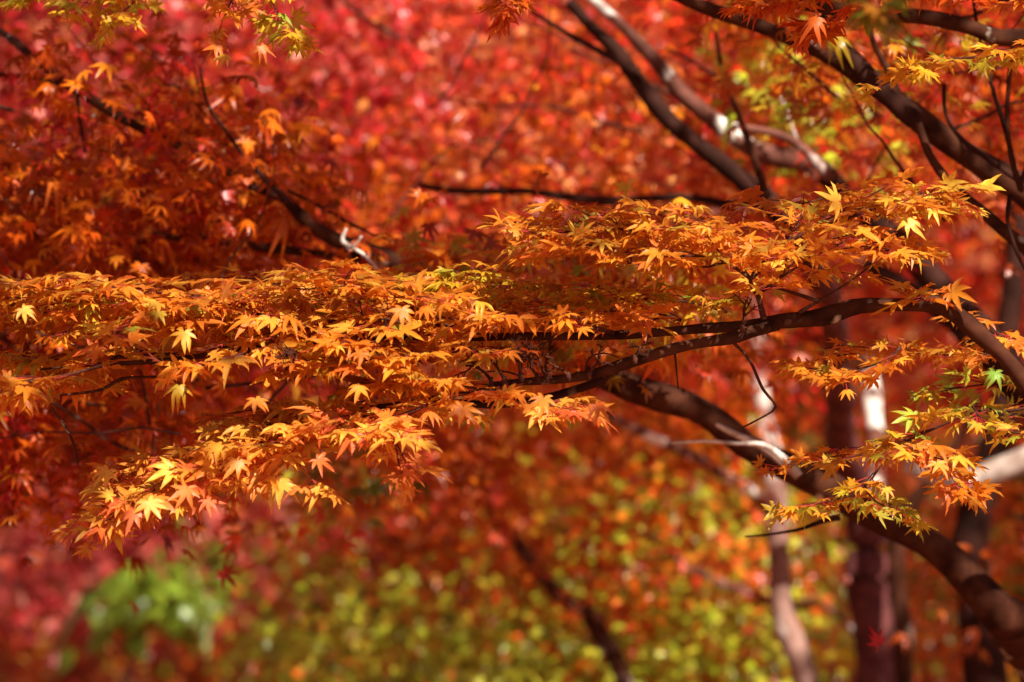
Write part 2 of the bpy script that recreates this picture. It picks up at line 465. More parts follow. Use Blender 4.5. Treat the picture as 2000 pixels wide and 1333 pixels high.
def pads_at(c, leaves_per, rad, thick=.05, tilt=.35, slope=0.0, hang=.15, face=.15):
    Ps, Ds, Ns = [], [], []
    for ctr in c:
        n = max(3, int(leaves_per * rng.uniform(.5, 1.4)))
        r = rad * rng.uniform(.6, 1.3)
        th = rng.uniform(0, 6.283, n); rr = r * np.sqrt(rng.random(n))
        asp = rng.uniform(.5, 1); rot = rng.uniform(0, 3.14)
        u, v = rr * np.cos(th), rr * np.sin(th) * asp
        x = u * math.cos(rot) - v * math.sin(rot); y = u * math.sin(rot) + v * math.cos(rot)
        sx = -slope + rng.normal(0, .15); sy = rng.normal(0.1, .2)
        z = x * sx + y * sy - 1.1 * (x * x + y * y) + rng.normal(0, thick, n)
        P = ctr + np.c_[x, y, z]
        D = np.c_[x, y, np.zeros(n)] / (rr[:, None] + .02) + rng.normal(0, .6, (n, 3)); D[:, 2] = D[:, 2] * .5 - hang - rng.random(n) * .4
        N = np.c_[np.full(n, -sx), np.full(n, -sy - face), np.ones(n)] + rng.normal(0, tilt, (n, 3))
        Ps.append(P); Ds.append(D); Ns.append(N)
    return np.concatenate(Ps), np.concatenate(Ds), np.concatenate(Ns)


def px_pads(n, px0, px1, py0, py1, Y0, Y1):
    Y = rng.uniform(Y0, Y1, n); px = rng.uniform(px0, px1, n); py = rng.uniform(py0, py1, n)
    return np.c_[(px - 1000) * K * Y, Y, EYE - (py - 666.5) * K * Y]


def zone(parent, n, per, rad, rect, Y, pal, level=0, size=.038, mat=None, name='foliage', label=None, **kw):
    ctr = px_pads(n, *rect, *Y)
    P, D, N = pads_at(ctr, per, rad, **kw)
    pm = pal if isinstance(pal, (list, tuple)) else [pal]
    col = np.concatenate([pick(pm[i % len(pm)], 1) if 0 else pick(pm[int(rng.integers(len(pm)))], 1) for i in range(1)])
    # colour by pad: neighbouring leaves share a tint
    col = np.empty((len(P), 3)); nearest = None
    step = max(1, len(P) // n)
    for i in range(0, len(P), step):
        k = pm[int(rng.integers(len(pm)))]
        c = pick(k, min(step, len(P) - i), .2); c *= rng.normal(.92, .16)
        col[i:i + step] = c
    o = leaves(name, P, D, N, size * rng.uniform(.7, 1.2, len(P)), np.clip(col, .002, .9), level, parent, mat or M_LEAF_BACK)
    if label: o['label'] = label
    return o


def twiggery(parent, ctrs, n, Y, width=.003, name='twigs', rect=None, lean=(-.8, .5)):
    """fine blurred twigs running through a zone"""
    t = Tubes()
    for p in px_pads(n, *rect, *Y):
        d = unit(np.array([lean[0] * rng.choice([1, 1, -.6]), rng.normal(0, .6), lean[1] * rng.normal(1, .6)]))
        m = 8; pts = [p]
        for k in range(m):
            d = unit(d + rng.normal(0, .18, 3)); pts.append(pts[-1] + d * rng.uniform(.03, .07))
        t.add(np.array(pts), np.linspace(width * rng.uniform(.6, 1.4), width * .3, m + 1), 6)
    return t.build(name, M_TWIG, parent)


# ------------------------------------------------------------------ the ground and the slope behind
def ground():
    nx, ny = 90, 110
    xs = np.linspace(-60, 60, nx); ys = np.linspace(-15, 110, ny)
    X, Yg = np.meshgrid(xs, ys)
    Z = np.where(Yg > 26, (1 - np.cos(np.clip((Yg - 26) / 60, 0, 1) * math.pi)) * 11, 0.0)
    Z = Z + .08 * np.sin(X * .7) * np.cos(Yg * .5) + np.where(Yg > 26, .4 * np.sin(X * .25 + Yg * .1), 0)
    V = np.c_[X.ravel(), Yg.ravel(), Z.ravel()]
    i = (np.arange(ny - 1)[:, None] * nx + np.arange(nx - 1)[None]).ravel()
    F = np.c_[i, i + 1, i + nx + 1, i + nx]
    m, t, out = new_mat('leaf_litter')
    geo = t.nodes.new('ShaderNodeNewGeometry')
    v = t.nodes.new('ShaderNodeTexVoronoi'); v.inputs['Scale'].default_value = 14
    t.links.new(geo.outputs['Position'], v.inputs['Vector'])
    r = t.nodes.new('ShaderNodeValToRGB'); e = r.color_ramp.elements
    e[0].position = 0; e[0].color = (.10, .035, .012, 1); e[1].position = 1; e[1].color = (.5, .25, .04, 1)
    for p, c in ((.25, (.42, .06, .02, 1)), (.5, (.16, .06, .02, 1)), (.75, (.55, .12, .03, 1))):
        x = e.new(p); x.color = c
    sp = t.nodes.new('ShaderNodeSeparateColor'); t.links.new(v.outputs['Color'], sp.inputs[0])
    t.links.new(sp.outputs[0], r.inputs['Fac'])
    p = t.nodes.new('ShaderNodeBsdfPrincipled'); p.inputs['Roughness'].default_value = .8
    t.links.new(r.outputs['Color'], p.inputs['Base Color']); t.links.new(p.outputs[0], out.inputs['Surface'])
    o = mesh_obj('forest_floor', V, F, m)
    props(o, kind='structure', label='forest floor covered with fallen red and brown leaves')


ground()


def to_ground(px, py, Y, w, spread=0, dx=0):
    """continue a trunk from a photo position down to the ground"""
    gz = 666.5 + EYE / (K * Y)
    return [(px + dx * .3, (py * 2 + gz) / 3, w * 1.15, Y), (px + dx * .7, (py + gz * 2) / 3, w * 1.35, Y), (px + dx, gz - 60, w * 1.6, Y), (px + dx, gz + 60, w * 2.3, Y)]


# ------------------------------------------------------------------ NEAR MAPLE, in focus
T1 = thing('maple_tree', (1.02, 8.4, 0), 'nearest maple in sharp focus, arching branch from the right, flat sprays of golden orange leaves', 'tree')
limb([(2090, 900, 52, 8.1), (2180, 1080, 80, 8.2), (2300, 1350, 110, 8.3), (2345, 1800, 140, 8.4), (2350, 2300, 150, 8.4), (2352, 2860, 230, 8.4)], 8.3, T1, M_BARK, 'trunk', 18)
limb([(2180, 1080, 60, 8.2), (2350, 500, 80, 8.3), (2420, -300, 70, 8.2), (2250, -1200, 50, 7.9), (1800, -1900, 36, 7.6)], 8.2, T1, M_BARK, 'stem', 14)
limb([(2350, 500, 40, 8.3), (2200, -300, 38, 7.9), (1500, -800, 30, 7.5), (600, -1100, 22, 7.3), (-300, -1200, 12, 7.2)], 8.2, T1, M_BARK, 'stem', 12)
limb([(2095, 905, 40), (2000, 752, 34), (1960, 697, 34), (1905, 648, 35), (1848, 606, 34), (1800, 596, 29), (1720, 594, 28), (1660, 600, 34), (1600, 616, 34), (1540, 630, 31), (1480, 636, 26),
      (1400, 641, 21), (1300, 648, 18), (1100, 656, 17), (900, 660, 16), (760, 658, 15, 7.98), (640, 665, 14, 7.95), (480, 684, 12, 7.93), (300, 706, 10, 7.92), (180, 714, 8, 7.92), (80, 722, 4, 7.92)], 8.0, T1, M_BARK, 'branch', 14, .2)
limb([(1520, 632, 26, 8.0), (1470, 645, 25, 7.98), (1420, 660, 24), (1350, 676, 23), (1290, 690, 22), (1240, 706, 22), (1150, 733, 20), (1020, 744, 15), (950, 755, 13), (880, 772, 14), (800, 790, 13), (700, 802, 11), (590, 822, 9), (500, 850, 7), (420, 880, 5), (340, 920, 4)], 7.97, T1, M_BARK, 'branch', 12, .2)
limb([(1180, 745, 14), (1080, 775, 16), (960, 790, 16), (840, 778, 14), (760, 760, 10), (640, 730, 8), (560, 712, 6)], 8.25, T1, M_BARK_DARK, 'branch', 10)
for pts in ([(1492, 625, 12), (1480, 580, 10), (1466, 546, 9), (1495, 510, 8), (1530, 482, 8), (1580, 450, 7), (1640, 432, 6), (1720, 402, 4), (1790, 405, 3)],
            [(1466, 546, 7), (1445, 522, 6), (1415, 514, 5), (1370, 522, 5), (1320, 500, 4), (1250, 480, 3)],
            [(1480, 575, 6), (1520, 545, 5), (1560, 505, 4), (1620, 470, 3), (1700, 450, 2.5)],
            [(1560, 612, 8), (1620, 575, 5), (1660, 550, 4), (1700, 520, 3)],
            [(1600, 590, 8), (1550, 572, 7), (1500, 558, 4)],
            [(1420, 660, 7), (1462, 700, 6), (1490, 760, 6), (1515, 795, 5), (1480, 820, 4), (1440, 840, 3)],
            [(1318, 690, 4), (1322, 730, 3.5), (1325, 760, 3)],
            [(1015, 742, 5), (1018, 715, 6), (1030, 690, 5), (1060, 672, 4), (1090, 660, 3)], [(1018, 710, 4), (990, 695, 3), (960, 680, 2.5)],
            [(1065, 738, 5), (1068, 700, 4), (1090, 680, 3)], [(1145, 728, 5), (1150, 700, 4), (1180, 690, 3), (1210, 700, 2)], [(1018, 735, 4), (980, 725, 3), (940, 728, 2)],
            [(100, 795, 5), (125, 830, 5), (145, 870, 5), (152, 905, 4)],
            [(400, 712, 5), (320, 735, 5), (240, 740, 7), (195, 762, 6), (120, 772, 5)]):
    Q, S = limb_path(pts, 7.98, .01, .1); tw = Tubes(); tw.add(Q, S, 6, .03)
    tw.build('twig', M_TWIG, T1)

def twig_fan(px, py, Y, n, length, up=1.0, parent=T1):
    t = Tubes()
    def grow(p, d, ln, r, k):
        pts = [p]
        for i in range(5):
            d = unit(d + rng.normal(0, .22, 3)); pts.append(pts[-1] + d * ln / 5)
        t.add(np.array(pts), np.linspace(r, r * .55, 6), 4)
        if k:
            for i in (2, 3, 4):
                sd = unit(np.cross(d, [0, 1, 0]) * rng.choice([-1, 1]) + rng.normal(0, .4, 3))
                grow(pts[i], unit(d + sd * 1.1), ln * .6, r * .6, k - 1)
    b = at(px, py, Y); t.add(np.array([b - [0, 0, .008], b, b + [0, 0, .004]]), [.0035, .004, .003], 6)
    a = rng.uniform(-.7, .7); grow(b, unit(np.array([math.sin(a), rng.normal(0, .3), up * math.cos(a) * .8])), length, .0024, n)
    return t.build('twigs', M_TWIG, parent)


for a in ((1018, 735, 7.9, 3, .055), (1068, 736, 7.92, 3, .045), (1150, 730, 7.92, 2, .045), (960, 745, 7.9, 3, .05), (745, 700, 7.86, 3, .06), (1230, 505, 7.9, 2, .05), (1450, 640, 7.95, 2, .04), (700, 655, 7.9, 3, .05), (1240, 700, 7.9, 2, .03), (1050, 738, 7.92, 3, .045), (985, 742, 7.88, 3, .05), (800, 640, 7.85, 3, .045), (560, 690, 7.85, 3, .045), (1110, 735, 7.9, 3, .04)):
    twig_fan(*a)

# upper right spray
s = Spray()
s.axis([(1466, 546, 8), (1530, 482, 8), (1580, 450, 7), (1640, 432, 6), (1720, 410, 4), (1800, 405, 3)], 8.0, .17, .8, 'gold', .033, .032, sag=.36, palf=lambda f: 'yellow' if f > .72 else 'gold')
s.axis([(1500, 520, 7), (1440, 490, 6), (1360, 465, 5), (1260, 450, 4), (1150, 445, 3), (1090, 440, 2)], 8.02, .22, .9, 'gold', .033, .034, sag=.38)
s.axis([(1466, 546, 7), (1400, 505, 5), (1300, 500, 4), (1200, 490, 3), (1110, 470, 2)], 7.9, .16, .9, 'gold', .034, .036, sag=.38)
s.axis([(1480, 575, 6), (1560, 520, 4), (1640, 490, 3), (1730, 490, 2.5)], 7.95, .15, 1.1, 'gold', .032, .04, sag=.36)
s.build(T1)
# long middle spray, left half
s = Spray()
s.axis([(640, 640, 10), (500, 615, 9), (350, 600, 7), (200, 595, 6), (60, 590, 5), (-120, 600, 4)], 8.05, .24, 1.0, 'gold', .036, .032, sag=.3)
s.axis([(640, 665, 10), (480, 680, 9), (300, 695, 8), (150, 700, 6), (0, 705, 5), (-150, 720, 3)], 8.04, .17, 1.2, 'gold', .037, .044, sag=.32, near=.55)
s.axis([(200, 715, 6), (120, 735, 5), (20, 750, 4), (-90, 770, 3)], 7.85, .12, 1.2, 'gold', .037, .04, sag=.38)
s.axis([(480, 690, 6), (420, 705, 4), (370, 715, 3)], 7.85, .05, 1.4, 'gold', .038, .045, sag=.4)
s.build(T1)
# long middle spray, centre
s = Spray()
s.axis([(900, 600, 10), (800, 585, 9), (700, 575, 8), (600, 585, 6), (480, 590, 4)], 8.08, .24, .9, 'gold', .036, .034, sag=.3)
s.axis([(1000, 640, 9), (860, 635, 8), (740, 625, 7), (640, 630, 5)], 8.0, .17, 1.1, 'gold', .035, .036, sag=.3)
s.axis([(1040, 690, 9), (930, 685, 8), (820, 690, 7), (720, 690, 6), (620, 705, 4)], 7.9, .14, 1.2, 'gold', .037, .04, sag=.3)
s.axis([(1080, 560, 8), (980, 560, 7), (880, 555, 6), (790, 560, 5)], 8.2, .2, .8, 'olive', .033, .04, sag=.3)
s.build(T1)
# sprays over the fork
s = Spray()
s.axis([(1200, 650, 8), (1120, 635, 7), (1040, 630, 6), (960, 640, 5)], 7.94, .15, 1.0, 'gold', .035, .036, sag=.3)
s.axis([(1330, 625, 8), (1260, 612, 7), (1160, 610, 6), (1060, 612, 5), (980, 620, 4)], 8.08, .17, .9, 'gold', .034, .036, sag=.3)
s.axis([(1420, 610, 6), (1350, 590, 5), (1260, 585, 4), (1160, 590, 3)], 8.12, .17, .7, 'olive', .032, .042, sag=.28)
s.build(T1)
# drooping spray at lower left
s = Spray(.35)
s.axis([(880, 780, 10), (800, 800, 9), (700, 812, 8), (590, 828, 7), (480, 852, 6), (390, 885, 5), (300, 922, 4), (225, 962, 3)], 8.02, .16, 1.2, 'goldred', .036, .024, sag=.3)
s.axis([(780, 800, 8), (650, 832, 7), (540, 868, 6), (440, 905, 5), (360, 945, 4), (290, 985, 3)], 7.9, .13, 1.6, 'goldred', .038, .026, sag=.36)
s.axis([(400, 900, 5), (330, 940, 4), (270, 975, 3), (220, 1010, 2)], 7.88, .09, 1.6, 'goldred', .037, .028, sag=.34)
s.axis([(860, 780, 6), (800, 810, 5), (770, 845, 4), (775, 880, 3)], 7.82, .1, 1.5, 'goldred', .036, .034, sag=.4)
s.build(T1, 'brightest spray, orange leaves tipped with red, drooping to the lower left')
s = Spray()
s.axis([(1020, 765, 6), (940, 760, 5), (840, 750, 5), (740, 760, 4)], 7.9, .13, 1.2, 'gold', .036, .036, sag=.32)
s.axis([(960, 770, 4), (1010, 785, 4), (1060, 790, 3), (1110, 795, 3)], 7.86, .08, 1.5, 'goldred', .034, .04, sag=.36)
s.build(T1)
# sprays right of and below the branch
s = Spray()
s.axis([(1960, 700, 6), (1900, 690, 6), (1820, 692, 5), (1740, 682, 5), (1670, 690, 4), (1610, 700, 3)], 8.16, .085, .9, 'gold', .029, .048, sag=.4)
s.axis([(1760, 680, 4), (1710, 712, 3), (1650, 725, 3), (1600, 722, 2)], 7.98, .08, 1.0, 'gold', .033, .04, sag=.4)
s.axis([(1860, 610, 6), (1890, 625, 4), (1940, 650, 3)], 8.1, .08, 1.0, 'gold', .032, .04, sag=.4)
s.axis([(1800, 590, 4), (1795, 575, 3), (1810, 570, 3)], 8.0, .03, 1.0, 'gold', .032, .04, sag=.4)
s.build(T1)
s = Spray()
s.axis([(2080, 770, 8), (1990, 800, 7), (1900, 805, 6), (1830, 835, 5), (1760, 865, 4), (1660, 895, 3), (1570, 905, 2)], 8.12, .11, 1.0, 'green', .029, .06, sag=.42, palf=lambda f: 'green' if f < .55 else 'gold')
s.axis([(2060, 730, 6), (1990, 745, 5), (1930, 750, 4), (1860, 760, 3)], 8.25, .08, 1.0, 'green', .029, .06, sag=.42)
s.axis([(1900, 795, 4), (1930, 830, 3), (1980, 845, 3), (2040, 850, 3)], 8.0, .08, 1.0, 'olive', .03, .06, sag=.4)
s.build(T1, 'thin yellow and green leaves hanging beneath the branch at the right edge')
s = Spray()
s.axis([(1780, 860, 5), (1730, 900, 4), (1690, 950, 4), (1640, 975, 3), (1580, 985, 2)], 8.02, .085, 1.0, 'olive', .028, .056, sag=.42)
s.axis([(1760, 870, 4), (1820, 890, 4), (1850, 915, 3), (1870, 935, 2)], 7.95, .07, 1.6, 'gold', .034, .035, sag=.45)
s.axis([(1690, 950, 3), (1710, 980, 3), (1745, 995, 2)], 7.95, .07, 1.3, 'green', .03, .04, sag=.45)
s.build(T1)
# hanging tips from the bough above the picture
s = Spray()
s.axis([(540, -120, 6), (530, -60, 5), (525, -30, 4), (535, 10, 3), (560, 50, 2)], 8.0, .045, 1.4, 'olive', .03, .05, sag=.5)
s.axis([(470, -110, 6), (470, -50, 4), (462, -20, 3), (440, 30, 2)], 7.95, .05, 1.4, 'gold', .03, .05, sag=.5)
s.axis([(250, -120, 6), (230, -70, 5), (200, -30, 4), (150, -20, 3), (90, -10, 2)], 8.35, .1, 1.2, 'olive', .032, .046, sag=.4)
s.axis([(240, -110, 6), (260, -50, 5), (270, -10, 4), (240, 25, 3)], 8.4, .08, 1.2, 'olive', .032, .046, sag=.4)
s.axis([(1060, -110, 6), (1040, -60, 4), (1020, -25, 3), (1010, -5, 2)], 8.1, .07, 1.2, 'orange', .034, .04, sag=.4)
s.build(T1)
s = Spray()
s.axis([(2060, 100, 8), (1960, 105, 6), (1880, 115, 5), (1820, 125, 4), (1760, 150, 3)], 8.0, .09, 1.0, 'olive', .033, .06, sag=.4)
s.axis([(2050, 0, 7), (1940, 0, 6), (1820, -30, 5), (1700, -20, 4), (1600, -5, 3), (1480, 10, 3)], 8.15, .07, 1.0, 'orange', .035, .045, sag=.45)
s.axis([(1700, 10, 5), (1640, 30, 4), (1600, 50, 3)], 8.1, .04, 1.3, 'orange', .036, .04, sag=.5)
s.build(T1)
# a few nearer leaves hanging between camera and focus, dark and soft
s = Spray()
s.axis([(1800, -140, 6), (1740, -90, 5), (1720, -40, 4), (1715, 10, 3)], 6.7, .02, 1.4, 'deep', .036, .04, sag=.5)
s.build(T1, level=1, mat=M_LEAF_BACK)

# single leaves that can be picked out: px, py, radius px, pointing angle (0 down, 90 right), tilt towards camera, colour
HERO = [(45, 612, 40, 30, .75, (.80, .52, .08)), (437, 562, 46, 175, .7, (.86, .34, .04)), (1944, 736, 36, 20, .95, (.30, .62, .07)), (290, 992, 52, 20, .85, (.95, .62, .12)),
        (262, 1010, 44, -15, .7, (.85, .24, .07)), (462, 912, 46, 10, .75, (.92, .45, .06)), (365, 965, 46, 5, .8, (.88, .28, .05)), (405, 985, 40, 35, .7, (.86, .22, .06)),
        (905, 808, 46, 0, .75, (.86, .30, .03)), (1062, 790, 46, 15, .7, (.90, .42, .05)), (1165, 800, 42, 20, .6, (.78, .20, .03)), (1775, 440, 46, 10, .75, (.95, .68, .08)),
        (1820, 415, 38, 70, .6, (.95, .66, .08)), (1735, 395, 34, -10, .5, (.95, .62, .06)), (430, 880, 46, -20, .7, (.90, .50, .06)), (210, 930, 42, -30, .65, (.88, .50, .06)),
        (620, 905, 40, 20, .8, (.80, .22, .04)), (790, 885, 44, 40, .7, (.93, .46, .05)), (750, 830, 40, 50, .6, (.93, .45, .05)), (360, 660, 42, -20, .65, (.92, .52, .05)),
        (420, 768, 44, 5, .75, (.86, .30, .02)), (350, 765, 38, -25, .7, (.60, .50, .05)), (50, 790, 46, 10, .8, (.84, .28, .02)), (655, 655, 36, 160, .6, (.90, .42, .04)),
        (190, 690, 50, 5, .75, (.82, .24, .02)), (785, 615, 44, -10, .65, (.90, .38, .04)), (570, 108, 34, 25, .8, (.88, .42, .07)), (440, 115, 32, -40, .6, (.92, .60, .08)),
        (510, 100, 36, 15, .7, (.72, .26, .05)), (500, 60, 28, 60, .5, (.50, .42, .05)), (1595, 45, 46, -20, .6, (.70, .18, .02)), (1370, 575, 30, 150, .4, (.92, .55, .05)),
        (1800, 578, 30, 180, .6, (.84, .28, .03)), (1870, 900, 46, 50, .4, (.95, .60, .06)), (1830, 915, 40, 40, .4, (.92, .50, .08)), (1560, 716, 36, -90, .3, (.86, .40, .05)),
        (1975, 840, 44, -50, .3, (.95, .55, .08)), (1730, 960, 26, 30, .6, (.80, .52, .05)), (560, 680, 44, -10, .7, (.84, .26, .02)), (20, 745, 44, -25, .9, (.86, .34, .05)),
        (330, 735, 40, 160, .5, (.84, .30, .03)), (840, 590, 34, 100, .3, (.90, .58, .06)), (935, 590, 40, 95, .2, (.92, .56, .05)), (700, 765, 44, 20, .5, (.90, .40, .04)),
        (640, 800, 44, -10, .5, (.92, .40, .05)), (560, 860, 44, 10, .55, (.88, .32, .05)), (500, 790, 40, -5, .4, (.88, .40, .04)), (690, 725, 44, 15, .5, (.88, .38, .04))]
hp, hd, hn, hs, hc = [], [], [], [], []
for i_, (px, py, r, a, tl, c) in enumerate(HERO):
    if i_ % 3 == 2 and i_ > 14: continue
    a += rng.normal(0, 22); tl *= rng.uniform(.6, 1.0)
    y = 7.72 + .06 * rng.random() if py > 520 and px < 1500 else 7.86
    a = math.radians(a)
    base = at(px, py - r * .25 * math.cos(a), y)
    hd.append([math.sin(a), -.35, -math.cos(a) * tl - .05]); hn.append([0.05, -tl, 1.05 - tl * .6]); hp.append(base)
    hs.append(r * K * y * 1.12); hc.append((c[0] * .88, c[1] * .78, c[2] * .7))
leaves('foliage', hp, hd, hn, hs, np.array(hc), 2, T1, M_LEAF, .18, (1, .62, .6))

# upper crown of the near maple (above the picture): placed and thinned to shape the dappled shade on the boughs
ctr = np.c_[rng.uniform(-1.1, 2.4, 190), rng.uniform(5.2, 7.5, 190), rng.uniform(2.75, 3.7, 190)]
P, D, N = pads_at(ctr, 62, .30, .05, .4)
k = shade_filter(P) & gap_filter(P); P, D, N = P[k], D[k], N[k]
leaves('foliage', P, D, N, .052 * rng.uniform(.8, 1.2, len(P)), pick('gold', len(P)), 0, T1, M_LEAF_BACK)


# ------------------------------------------------------------------ MAPLE WITH THE LONG DIAGONAL LIMB
T5 = thing('maple_tree', (1.15, 9.7, 0), 'maple whose long dark limb runs diagonally from lower right corner to upper left', 'tree')
limb([(-90, 20, 12, 9.6), (0, 62, 16, 9.5), (45, 95, 17), (100, 140, 19), (165, 185, 20), (270, 248, 17), (390, 305, 18), (480, 352, 19), (550, 385, 22), (610, 440, 27), (680, 480, 34), (760, 505, 40),
      (850, 540, 42), (980, 620, 44), (1100, 700, 48), (1200, 742, 52), (1290, 772, 54), (1380, 812, 54), (1490, 890, 56), (1600, 945, 60), (1700, 995, 62), (1800, 1055, 64), (1890, 1125, 68), (1960, 1205, 76),
      (2020, 1300, 92, 9.4), (2150, 1600, 130, 9.6), (2300, 2100, 150, 9.7), (2320, 2520, 240, 9.7)], 9.2, T5, M_BARK, 'trunk', 20)
limb([(-60, 138, 8), (0, 145, 10), (60, 150, 10), (120, 165, 11), (165, 187, 12)], 9.25, T5, M_BARK_DARK)
limb([(300, 455, 8), (360, 466, 15), (430, 470, 18), (500, 482, 18), (570, 492, 18), (640, 500, 18), (720, 510, 16)], 9.25, T5, M_BARK)
limb([(390, 130, 4), (405, 200, 6), (440, 255, 7), (480, 310, 9), (530, 365, 11), (560, 395, 12)], 9.05, T5, M_BARK_DARK)
limb([(485, 365, 10), (515, 375, 14), (560, 388, 16)], 9.1, T5, M_BARK_DARK)
limb([(150, 185, 8), (157, 240, 7), (168, 300, 5)], 9.2, T5, M_BARK_DARK)
limb([(560, 372, 6), (640, 410, 6), (700, 445, 5), (790, 480, 4)], 9.1, T5, M_BARK_DARK)
limb([(1560, 930, 18), (1530, 895, 17), (1490, 870, 12), (1440, 868, 8), (1380, 862, 6), (1310, 866, 4)], 8.95, T5, M_TWIG_PALE, 'dead_twig', 10)
limb([(1560, 930, 14), (1500, 880, 16), (1440, 850, 12), (1400, 830, 8)], 9.1, T5, M_TWIG_PALE, 'dead_twig', 10)
limb([(740, 530, 6), (715, 500, 7), (680, 480, 9), (668, 470, 10), (676, 448, 5)], 8.95, T5, M_TWIG_PALE, 'dead_twig', 8)
limb([(676, 486, 8), (695, 478, 6), (706, 462, 4)], 8.93, T5, M_TWIG_PALE, 'dead_twig', 8)
limb([(1640, 1010, 12), (1600, 1020, 10), (1560, 1035, 7), (1500, 1045, 5), (1455, 1048, 3)], 8.7, T5, M_BARK_DARK, 'limb', 8)
limb([(2150, 1600, 70, 9.6), (2350, 900, 60, 9.9), (2350, -100, 46, 10.5), (1700, -900, 30, 10.9), (500, -1200, 16, 10.9)], 9.9, T5, M_BARK_DARK)
twiggery(T5, None, 12, (9.0, 10.2), .0028, rect=(-150, 850, 150, 560))
twiggery(T5, None, 30, (8.8, 9.6), .0028, rect=(-150, 420, 620, 940))
zone(T5, 100, 38, .15, (-350, 600, 330, 610), (9.0, 10.4), ['rust', 'orange'], 1, .036, slope=.35)
zone(T5, 80, 34, .15, (-350, 640, 300, 610), (9.1, 11), ['rust', 'rust', 'orange', 'red'], 0, .031, slope=.35)
zone(T5, 12, 24, .12, (60, 620, 90, 330), (9.3, 11), ['rust', 'red', 'orange'], 0, .031, slope=.4)
zone(T5, 24, 26, .14, (-350, 300, 780, 980), (9.6, 11), ['rust', 'red'], 0, .031, slope=.3)
zone(T5, 16, 16, .08, (60, 560, 110, 390), (8.95, 9.3), ['rust', 'orange', 'red'], 1, .034, slope=.4)
zone(T5, 22, 26, .12, (120, 600, 180, 400), (9.3, 10.4), ['rust', 'orange', 'red'], 1, .034, slope=.4)
zone(T5, 60, 34, .16, (-350, 420, 700, 930), (8.9, 9.9), ['rust', 'red', 'orange'], 1, .036, slope=.2)
zone(T5, 34, 36, .15, (760, 1400, 480, 640), (8.7, 9.4), ['rust', 'orange', 'olive'], 1, .035, slope=.1)
zone(T5, 14, 26, .14, (300, 900, 820, 960), (9.8, 11.2), ['rust', 'mixed', 'deep'], 1, .036, slope=-.1)
P, D, N = clumps(70, (-.9, 1.4, 7.2, 9.0, 2.85, 3.9), 80, .28)  # unseen clumps overhead, added to shade the foliage at left
P2, D2, N2 = clumps(120, (-2.6, 4.2, 7.6, 10.6, 3.0, 4.3), 75, .30)
P3, D3, N3 = clumps(50, (1.4, 3.4, 6.3, 8.1, 2.95, 3.9), 80, .28)  # unseen clumps added to shade the lower right of the trunk
P = np.concatenate([P, P2, P3]); D = np.concatenate([D, D2, D3]); N = np.concatenate([N, N2, N3]); k = shade_filter(P) & gap_filter(P)
leaves('foliage', P[k], D[k], N[k], .055 * rng.uniform(.8, 1.2, k.sum()), pick('rust', k.sum()), 0, T5, M_LEAF_BACK)

# ------------------------------------------------------------------ MAPLE AT THE UPPER RIGHT
T2 = thing('maple_tree', (1.25, 9.0, 0), 'maple with dark mottled limbs fanning across the upper right corner, sun flecks along their tops', 'tree')
limb([(1250, -40, 18), (1320, -8, 22), (1400, 24, 26), (1500, 55, 30), (1600, 100, 32), (1680, 150, 36), (1750, 198, 44), (1830, 262, 48), (1905, 312, 54), (1985, 362, 58), (2070, 440, 66), (2200, 640, 90, 9.0),
      (2330, 1100, 120, 9.0), (2500, 2000, 150, 9.0), (2540, 2640, 230, 9.0)], 8.9, T2, M_BARK, 'trunk', 18)
limb([(1480, 0, 22), (1600, 12, 30), (1700, 28, 32), (1800, 32, 32), (1880, 46, 32), (1950, 76, 32), (2030, 90, 34), (2150, 240, 44), (2230, 500, 50, 8.9), (2260, 800, 60, 9.0)], 8.6, T2, M_BARK, sides=14)
limb([(1600, 30, 24), (1640, 85, 32), (1690, 145, 38), (1745, 200, 40), (1790, 240, 40)], 8.85, T2, M_BARK_DARK)
limb([(1690, 30, 12), (1708, 90, 12), (1735, 140, 15), (1760, 200, 15)], 8.95, T2, M_BARK)
limb([(1795, 240, 14), (1815, 300, 16), (1850, 350, 19), (1900, 400, 22), (1950, 445, 25), (2015, 495, 28), (2120, 600, 34), (2260, 800, 40, 9.0)], 8.75, T2, M_BARK)
limb([(1983, 60, 8), (1972, 150, 9), (1968, 240, 10), (1975, 310, 12), (1995, 370, 14)], 8.7, T2, M_BARK)
limb([(1900, -10, 6), (1915, 80, 7), (1940, 180, 8), (1965, 260, 10), (1985, 350, 12)], 8.7, T2, M_BARK_DARK)
limb([(1845, 165, 8), (1848, 225, 8), (1880, 275, 10), (1930, 310, 11), (1985, 350, 12)], 8.8, T2, M_BARK_DARK)
limb([(1975, 380, 10), (1968, 430, 8), (1985, 490, 8), (2010, 540, 6)], 8.6, T2, M_BARK_DARK)
limb([(1990, 370, 10), (2040, 200, 7), (2060, 60, 5), (2050, -80, 4)], 8.7, T2, M_BARK_DARK)
limb([(2200, 640, 50, 9.0), (2350, -100, 50, 9.1), (2200, -900, 36, 9.3), (1700, -1300, 22, 9.4)], 9, T2, M_BARK_DARK)
zone(T2, 34, 24, .13, (1640, 2300, -40, 430), (9.5, 10.9), ['rust', 'orange', 'red'], 0, .030, slope=.1)
twiggery(T2, None, 16, (8.7, 9.8), .0028, rect=(1550, 2150, -50, 480))
zone(T2, 16, 16, .12, (1450, 2200, -60, 170), (8.8, 9.5), ['rust', 'orange', 'olive'], 1, .034, slope=.1)
zone(T2, 14, 20, .12, (1700, 2250, 120, 420), (9.2, 10.0), ['rust', 'orange', 'red'], 1, .034, slope=.1)

